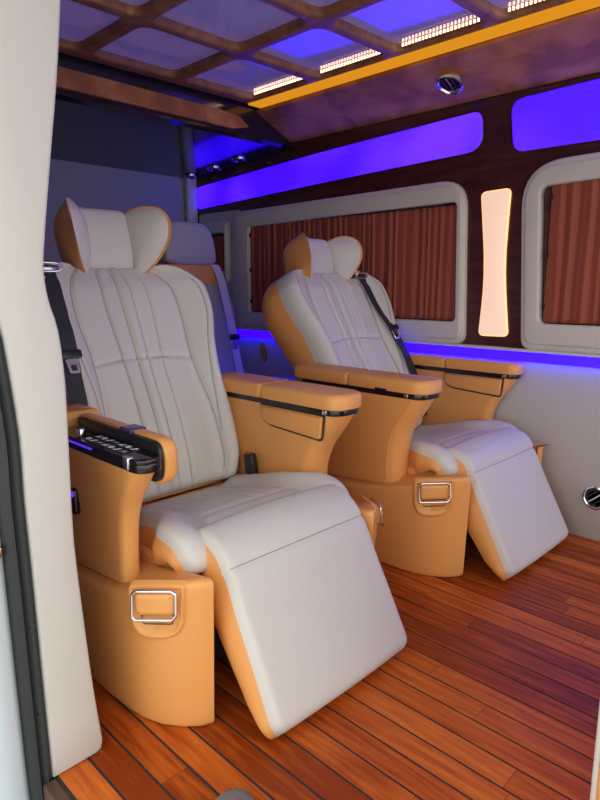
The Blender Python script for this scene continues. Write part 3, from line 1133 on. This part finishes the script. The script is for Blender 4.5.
    for k in range(25):
        u = lerp(-0.95, 0.95, k / 24)
        pts.append(lpoint(42, u, ldisp(u, 0.70) + 0.0006 - 0.020 * (1 - math.sqrt(1 - clamp(1 - (1 - abs(u)) * 0.24 / 0.020) ** 2))))
    tube('seam', pts, 0.0014, seam_m, lr, seg=5)
    tube('piping', [bpoint(0, lerp(-1.0, 1.0, k / 24), -0.040 - 0.03 * abs(lerp(-1, 1, k / 24)) ** 4) for k in range(25)], 0.006, tan, back)
    # ---------------- headrest
    hx = -1.838 - 1.15 * rc
    tl = math.radians(12)
    hr = empty('headrest', (X(hx), 0, hz))
    hr.parent = seat
    hr.rotation_euler = (0, -tl, 0)
    hr.scale = (1.06, 1.06, 1.06)
    # centre pillow
    cpoly = smooth_poly([(0.045, -0.095), (0.066, -0.05), (0.068, 0.03), (0.052, 0.090), (0.010, 0.104), (-0.028, 0.088), (-0.040, 0.0), (-0.030, -0.095), (0.005, -0.108)], 5)
    rounded_slab('pillow', cpoly, -0.078, 0.078, 0.014, lambda a, b, h: (a, h, b), cream, hr, seg=4)
    for s in (-1, 1):
        # petal shaped wings angled forward
        phi = math.radians(46)
        hinge = Vector((0.050, s * 0.072, 0.0))
        d = Vector((math.sin(phi), s * math.cos(phi), 0))
        nf = Vector((math.cos(phi), -s * math.sin(phi), 0))      # towards the head
        petal = smooth_poly([(-0.008, 0.078), (0.030, 0.097), (0.072, 0.099), (0.108, 0.084), (0.124, 0.044), (0.112, -0.018), (0.072, -0.076), (0.028, -0.106), (0.000, -0.092), (-0.012, 0.0)], 5)

        def mp_(a, b, h, hinge=hinge, d=d):
            # thick block running straight back from the angled face
            return tuple(hinge + d * a + Vector((h + 0.022 * (1 - (b / 0.1) ** 2) * clamp(a / 0.12), 0, b)))

        def mf_(a, b, h, hinge=hinge, d=d, nf=nf):
            return tuple(hinge + d * a + nf * (h + 0.003) + Vector((0.022 * (1 - (b / 0.1) ** 2) * clamp(a / 0.12), 0, b)))
        dome('wing', petal, 0.003, -0.135, mp_, tan, hr, seg=14, power=4.5)
        dome('wing_face', inset(petal, 0.006), 0.0, 0.022, mf_, cream, hr)
    for s in (-1, 1):
        tube('headrest_post', [(-0.005, s * 0.045, -0.10), (-0.012, s * 0.045, -0.17)], 0.007, dk, hr)
    # ---------------- seat belt over one shoulder
    bs = belt_side

    def bp(v_, yl, off):
        fr = path_frame(bpath, 96)
        k = int(clamp(v_) * 96)
        u = clamp(yl / bw(v_), -0.97, 0.97)
        W = bw(v_)
        drop = 0
        du = (1 - abs(u)) * W
        if du < 0.04:
            drop = 0.04 * (1 - math.sqrt(max(0, 1 - (1 - du / 0.04) ** 2)))
        x, z, nx, nz = fr[k]
        h = max(bdisp(u, v_), 0) - drop * 0.6 + off
        return (X(x + nx * h), yl, z + nz * h), (nx, 0, nz)
    P_, N_ = [], []
    for k in range(25):
        v_ = lerp(0.940, 0.06, k / 24)
        yl = lerp(belt[0], belt[1], k / 24)
        p, nn = bp(v_, yl, 0.006)
        P_.append(p)
        N_.append(nn)
    belt_o = strap('seat_belt', P_, N_, 0.046, 0.0022, (0, 1, 0), belt_m, seat)
    g, gn = bp(0.940, belt[0], 0.0)
    G = Vector(g)
    fr_ = [(0.0, -0.034, -0.004), (0.006, -0.034, 0.016), (0.006, 0.034, 0.016), (0.0, 0.034, -0.004)]
    tube('belt_guide', [tuple(G + Vector((a + 0.012, b, c))) for a, b, c in smooth_poly(fr_, 3)], 0.004, chrome, belt_o, closed=True)
    box('guide_plate', G.x - 0.03, G.x + 0.012, G.y - 0.038, G.y + 0.038, G.z - 0.010, G.z + 0.012, dk, belt_o, bevel=0.006)
    m_, mn = bp(0.575, lerp(belt[0], belt[1], 0.42), 0.008)
    M = Vector(m_)
    nrm = Vector(mn)
    tgn = Vector((-nrm.z, 0, nrm.x))

    def bl(a, b, h):
        return tuple(M + Vector((0, a, 0)) + tgn * b + nrm * h)
    rounded_slab('belt_tongue', round_poly([(-0.030, -0.008), (0.030, -0.008), (0.030, 0.016), (-0.030, 0.016)], 0.006, 3), 0, 0.012, 0.003, bl, black, belt_o, seg=2)
    tg = rounded_slab('tongue_plate', round_poly([(-0.014, -0.050), (0.014, -0.050), (0.020, -0.008), (-0.020, -0.008)], 0.004, 3), 0.002, 0.006, 0.001, bl, chrome, belt_o, seg=1)
    rounded_slab('tongue_slot', round_poly([(-0.008, -0.042), (0.008, -0.042), (0.008, -0.026), (-0.008, -0.026)], 0.003, 3), 0.005, 0.0066, 0.0005, bl, black, belt_o, seg=1)
    # ---------------- buckle beside the cushion
    bk = -bs if bs < 0 else -bs
    bx = Vector((X(-1.405), bk * 0.228, 0.345))
    rot = Matrix.Rotation(math.radians(-10), 4, 'Y')

    def bm_(a, b, h):
        return tuple(bx + rot @ Vector((a, b, h)))
    bkl = rounded_slab('belt_buckle', round_poly([(-0.020, -0.012), (0.020, -0.012), (0.020, 0.012), (-0.020, 0.012)], 0.006, 3), 0.0, 0.085, 0.005, bm_, black, seat, seg=3)
    rounded_slab('release_button', round_poly([(-0.015, -0.008), (0.006, -0.008), (0.006, 0.008), (-0.015, 0.008)], 0.003, 3), 0.081, 0.089, 0.002, bm_, red, bkl, seg=2)
    return seat


violet_catch = mat('violet_catch', (0.06, 0.04, 0.14), 0.25)
make_seat(0.98, 'cream and tan reclining captain seat with open armrest control panel beside the door pillar', 0.035, True, (-0.240, -0.268))
make_seat(1.985, 'cream and tan reclining captain seat by the curtained wall, both armrests closed', 0.085, False, (0.185, 0.240), 0.03, 1.036, True)

# ------------------------------------------------------------------ rear seat
rs = tag(empty('rear_seat', (-2.58, 1.88, 0)), 'grey rear bench seat with tan shoulder patch and pale belt behind the recliners', 'seat')


def rb(zz, hw, xf, xb, n=28, p=3.2):
    out = []
    for k in range(n):
        a = 2 * PI * k / n
        c, s_ = math.cos(a), math.sin(a)
        out.append((lerp(xb, xf, 0.5) + (xf - xb) / 2 * math.copysign(abs(c) ** (2 / p), c), hw * math.copysign(abs(s_) ** (2 / p), s_), zz))
    return out


grey_l = mat('grey_leather', (0.42, 0.41, 0.42), 0.55)
add_bump(grey_l, 300, 0.2, 0.0012)
tab = [(0.36, 0.20, 0.10), (0.42, 0.235, 0.08), (0.6, 0.25, 0.04), (0.8, 0.26, 0.0), (0.95, 0.255, -0.04), (1.02, 0.235, -0.058), (1.045, 0.20, -0.064), (1.055, 0.12, -0.067)]
loft('backrest', [rb(z, w, x, x - 0.15) for z, w, x in tab], grey_l, rs)
tab = [(0.66, 0.10, 0.041), (0.80, 0.11, 0.016), (0.95, 0.13, -0.028), (0.96, 0.12, -0.032)]
loft('shoulder_patch', [rb(z, 0.19, x + 0.012, x - 0.03) for z, x in ((0.955, -0.038), (1.0, -0.049), (1.04, -0.058), (1.052, -0.068))], tan, rs)
hp_ = smooth_poly([(-0.155, 0.0), (-0.150, 0.12), (-0.10, 0.175), (0.0, 0.185), (0.10, 0.175), (0.150, 0.12), (0.155, 0.0), (0.12, -0.03), (0.0, -0.035), (-0.12, -0.03)], 5)
rounded_slab('headrest', hp_, -0.06, 0.06, 0.028, lambda a, b, h: (-0.10 + h - 0.2 * b, a, 1.085 + b), grey_l, rs, seg=6)
cp = round_poly([(-0.05, 0.36), (0.45, 0.40), (0.47, 0.50), (-0.02, 0.46)], 0.03, 5)
rounded_slab('seat_cushion', cp, -0.26, 0.26, 0.03, lambda a, b, h: (a, h, b), grey_l, rs)
rounded_slab('base', round_poly([(-0.12, 0.0), (0.38, 0.0), (0.42, 0.37), (-0.10, 0.37)], 0.02, 4), -0.25, 0.25, 0.015, lambda a, b, h: (a, h, b), tan, rs)
side_p = round_poly([(0.0, 0.42), (0.06, 0.42), (-0.02, 0.86), (-0.09, 0.86)], 0.02, 4)
rounded_slab('side_patch', side_p, 0.235, 0.262, 0.01, lambda a, b, h: (a - 0.03, h, b), tan, rs)
bpts = [(-0.05, 0.135, 1.055), (-0.02, 0.14, 1.01), (0.004, 0.15, 0.93), (0.025, 0.165, 0.80), (0.045, 0.175, 0.70), (0.062, 0.19, 0.55), (0.085, 0.20, 0.45)]
bb = strap('seat_belt', smooth_poly(bpts, 4, False), [(1, 0, 0.2)] * (4 * 6 + 1), 0.048, 0.003, (0, 1, 0), belt_g, rs)
rounded_slab('belt_tongue', round_poly([(-0.03, 0.0), (0.03, 0.0), (0.03, 0.03), (-0.03, 0.03)], 0.006, 3), 0, 0.014, 0.003, lambda a, b, h: (0.050 + h, 0.178 + a, 0.665 + b), dark, bb, seg=2)
rounded_slab('tongue_plate', round_poly([(-0.014, -0.05), (0.014, -0.05), (0.02, 0.0), (-0.02, 0.0)], 0.004, 3), 0, 0.005, 0.001, lambda a, b, h: (0.060 + h, 0.178 + a, 0.665 + b), chrome, bb, seg=1)
# yellow tag on the wall by the back seat
yt = tag(mesh('warning_tag', [(-2.63 + a, 2.329 - h, 0.56 + b) for h in (0, 0.003) for a, b in ((0, 0.0), (0.04, -0.05), (0.065, -0.02), (0.05, 0.06), (0.01, 0.07))],
              [tuple(range(5)), tuple(range(5, 10))] + [(i, (i + 1) % 5, 5 + (i + 1) % 5, 5 + i) for i in range(5)], yellow, smooth=False), 'small yellow tag on the wall beside the rear seat', 'tag')

# ------------------------------------------------------------------ tan cabinet by the door, mostly out of frame
cb = tag(empty('cabinet', (-0.010, 1.272, 0)), 'tan leather cabinet with cream piped edge standing on the planks by the door', 'cabinet')
box('body', -0.272, 0.30, -0.255, 0.30, 0.0, 0.62, tan, cb, bevel=0.004)
box('top', -0.28, 0.31, -0.265, 0.31, 0.62, 0.645, burl, cb, bevel=0.006)
tube('piping', [(-0.273, -0.257, 0.004), (-0.273, -0.257, 0.62)], 0.005, trim_cream, cb)

# ------------------------------------------------------------------ grey shoe on the floor near the sill
sh = tag(empty('shoe', (-0.694, 0.523, 0)), 'grey knitted shoe toe on the teak planks by the door sill', 'shoe')
ang = math.atan2(0.10, -0.085)
sh.rotation_euler = (0, 0, ang)
prof = [(-0.135, 0.022, 0.055), (-0.125, 0.030, 0.075), (-0.08, 0.034, 0.085), (-0.02, 0.036, 0.080), (0.03, 0.041, 0.062), (0.07, 0.043, 0.050), (0.10, 0.039, 0.042), (0.118, 0.028, 0.034), (0.126, 0.012, 0.026)]
rings = []
for x, w, h in prof:
    rings.append([(x, w * math.cos(a) if True else 0, 0.010 + (h - 0.010) * max(0, math.sin(a)) ** 0.8) for a in [PI * k / 14 for k in range(15)]])
loft('upper', rings, shoe_m, sh, cap=True)
sole = smooth_poly([(-0.138, 0.0), (-0.12, 0.030), (-0.05, 0.034), (0.05, 0.046), (0.10, 0.042), (0.130, 0.0), (0.10, -0.042), (0.05, -0.046), (-0.05, -0.034), (-0.12, -0.030)], 4)
rounded_slab('sole', sole, 0.0, 0.014, 0.004, lambda a, b, h: (a, b, h), dark, sh, seg=2)
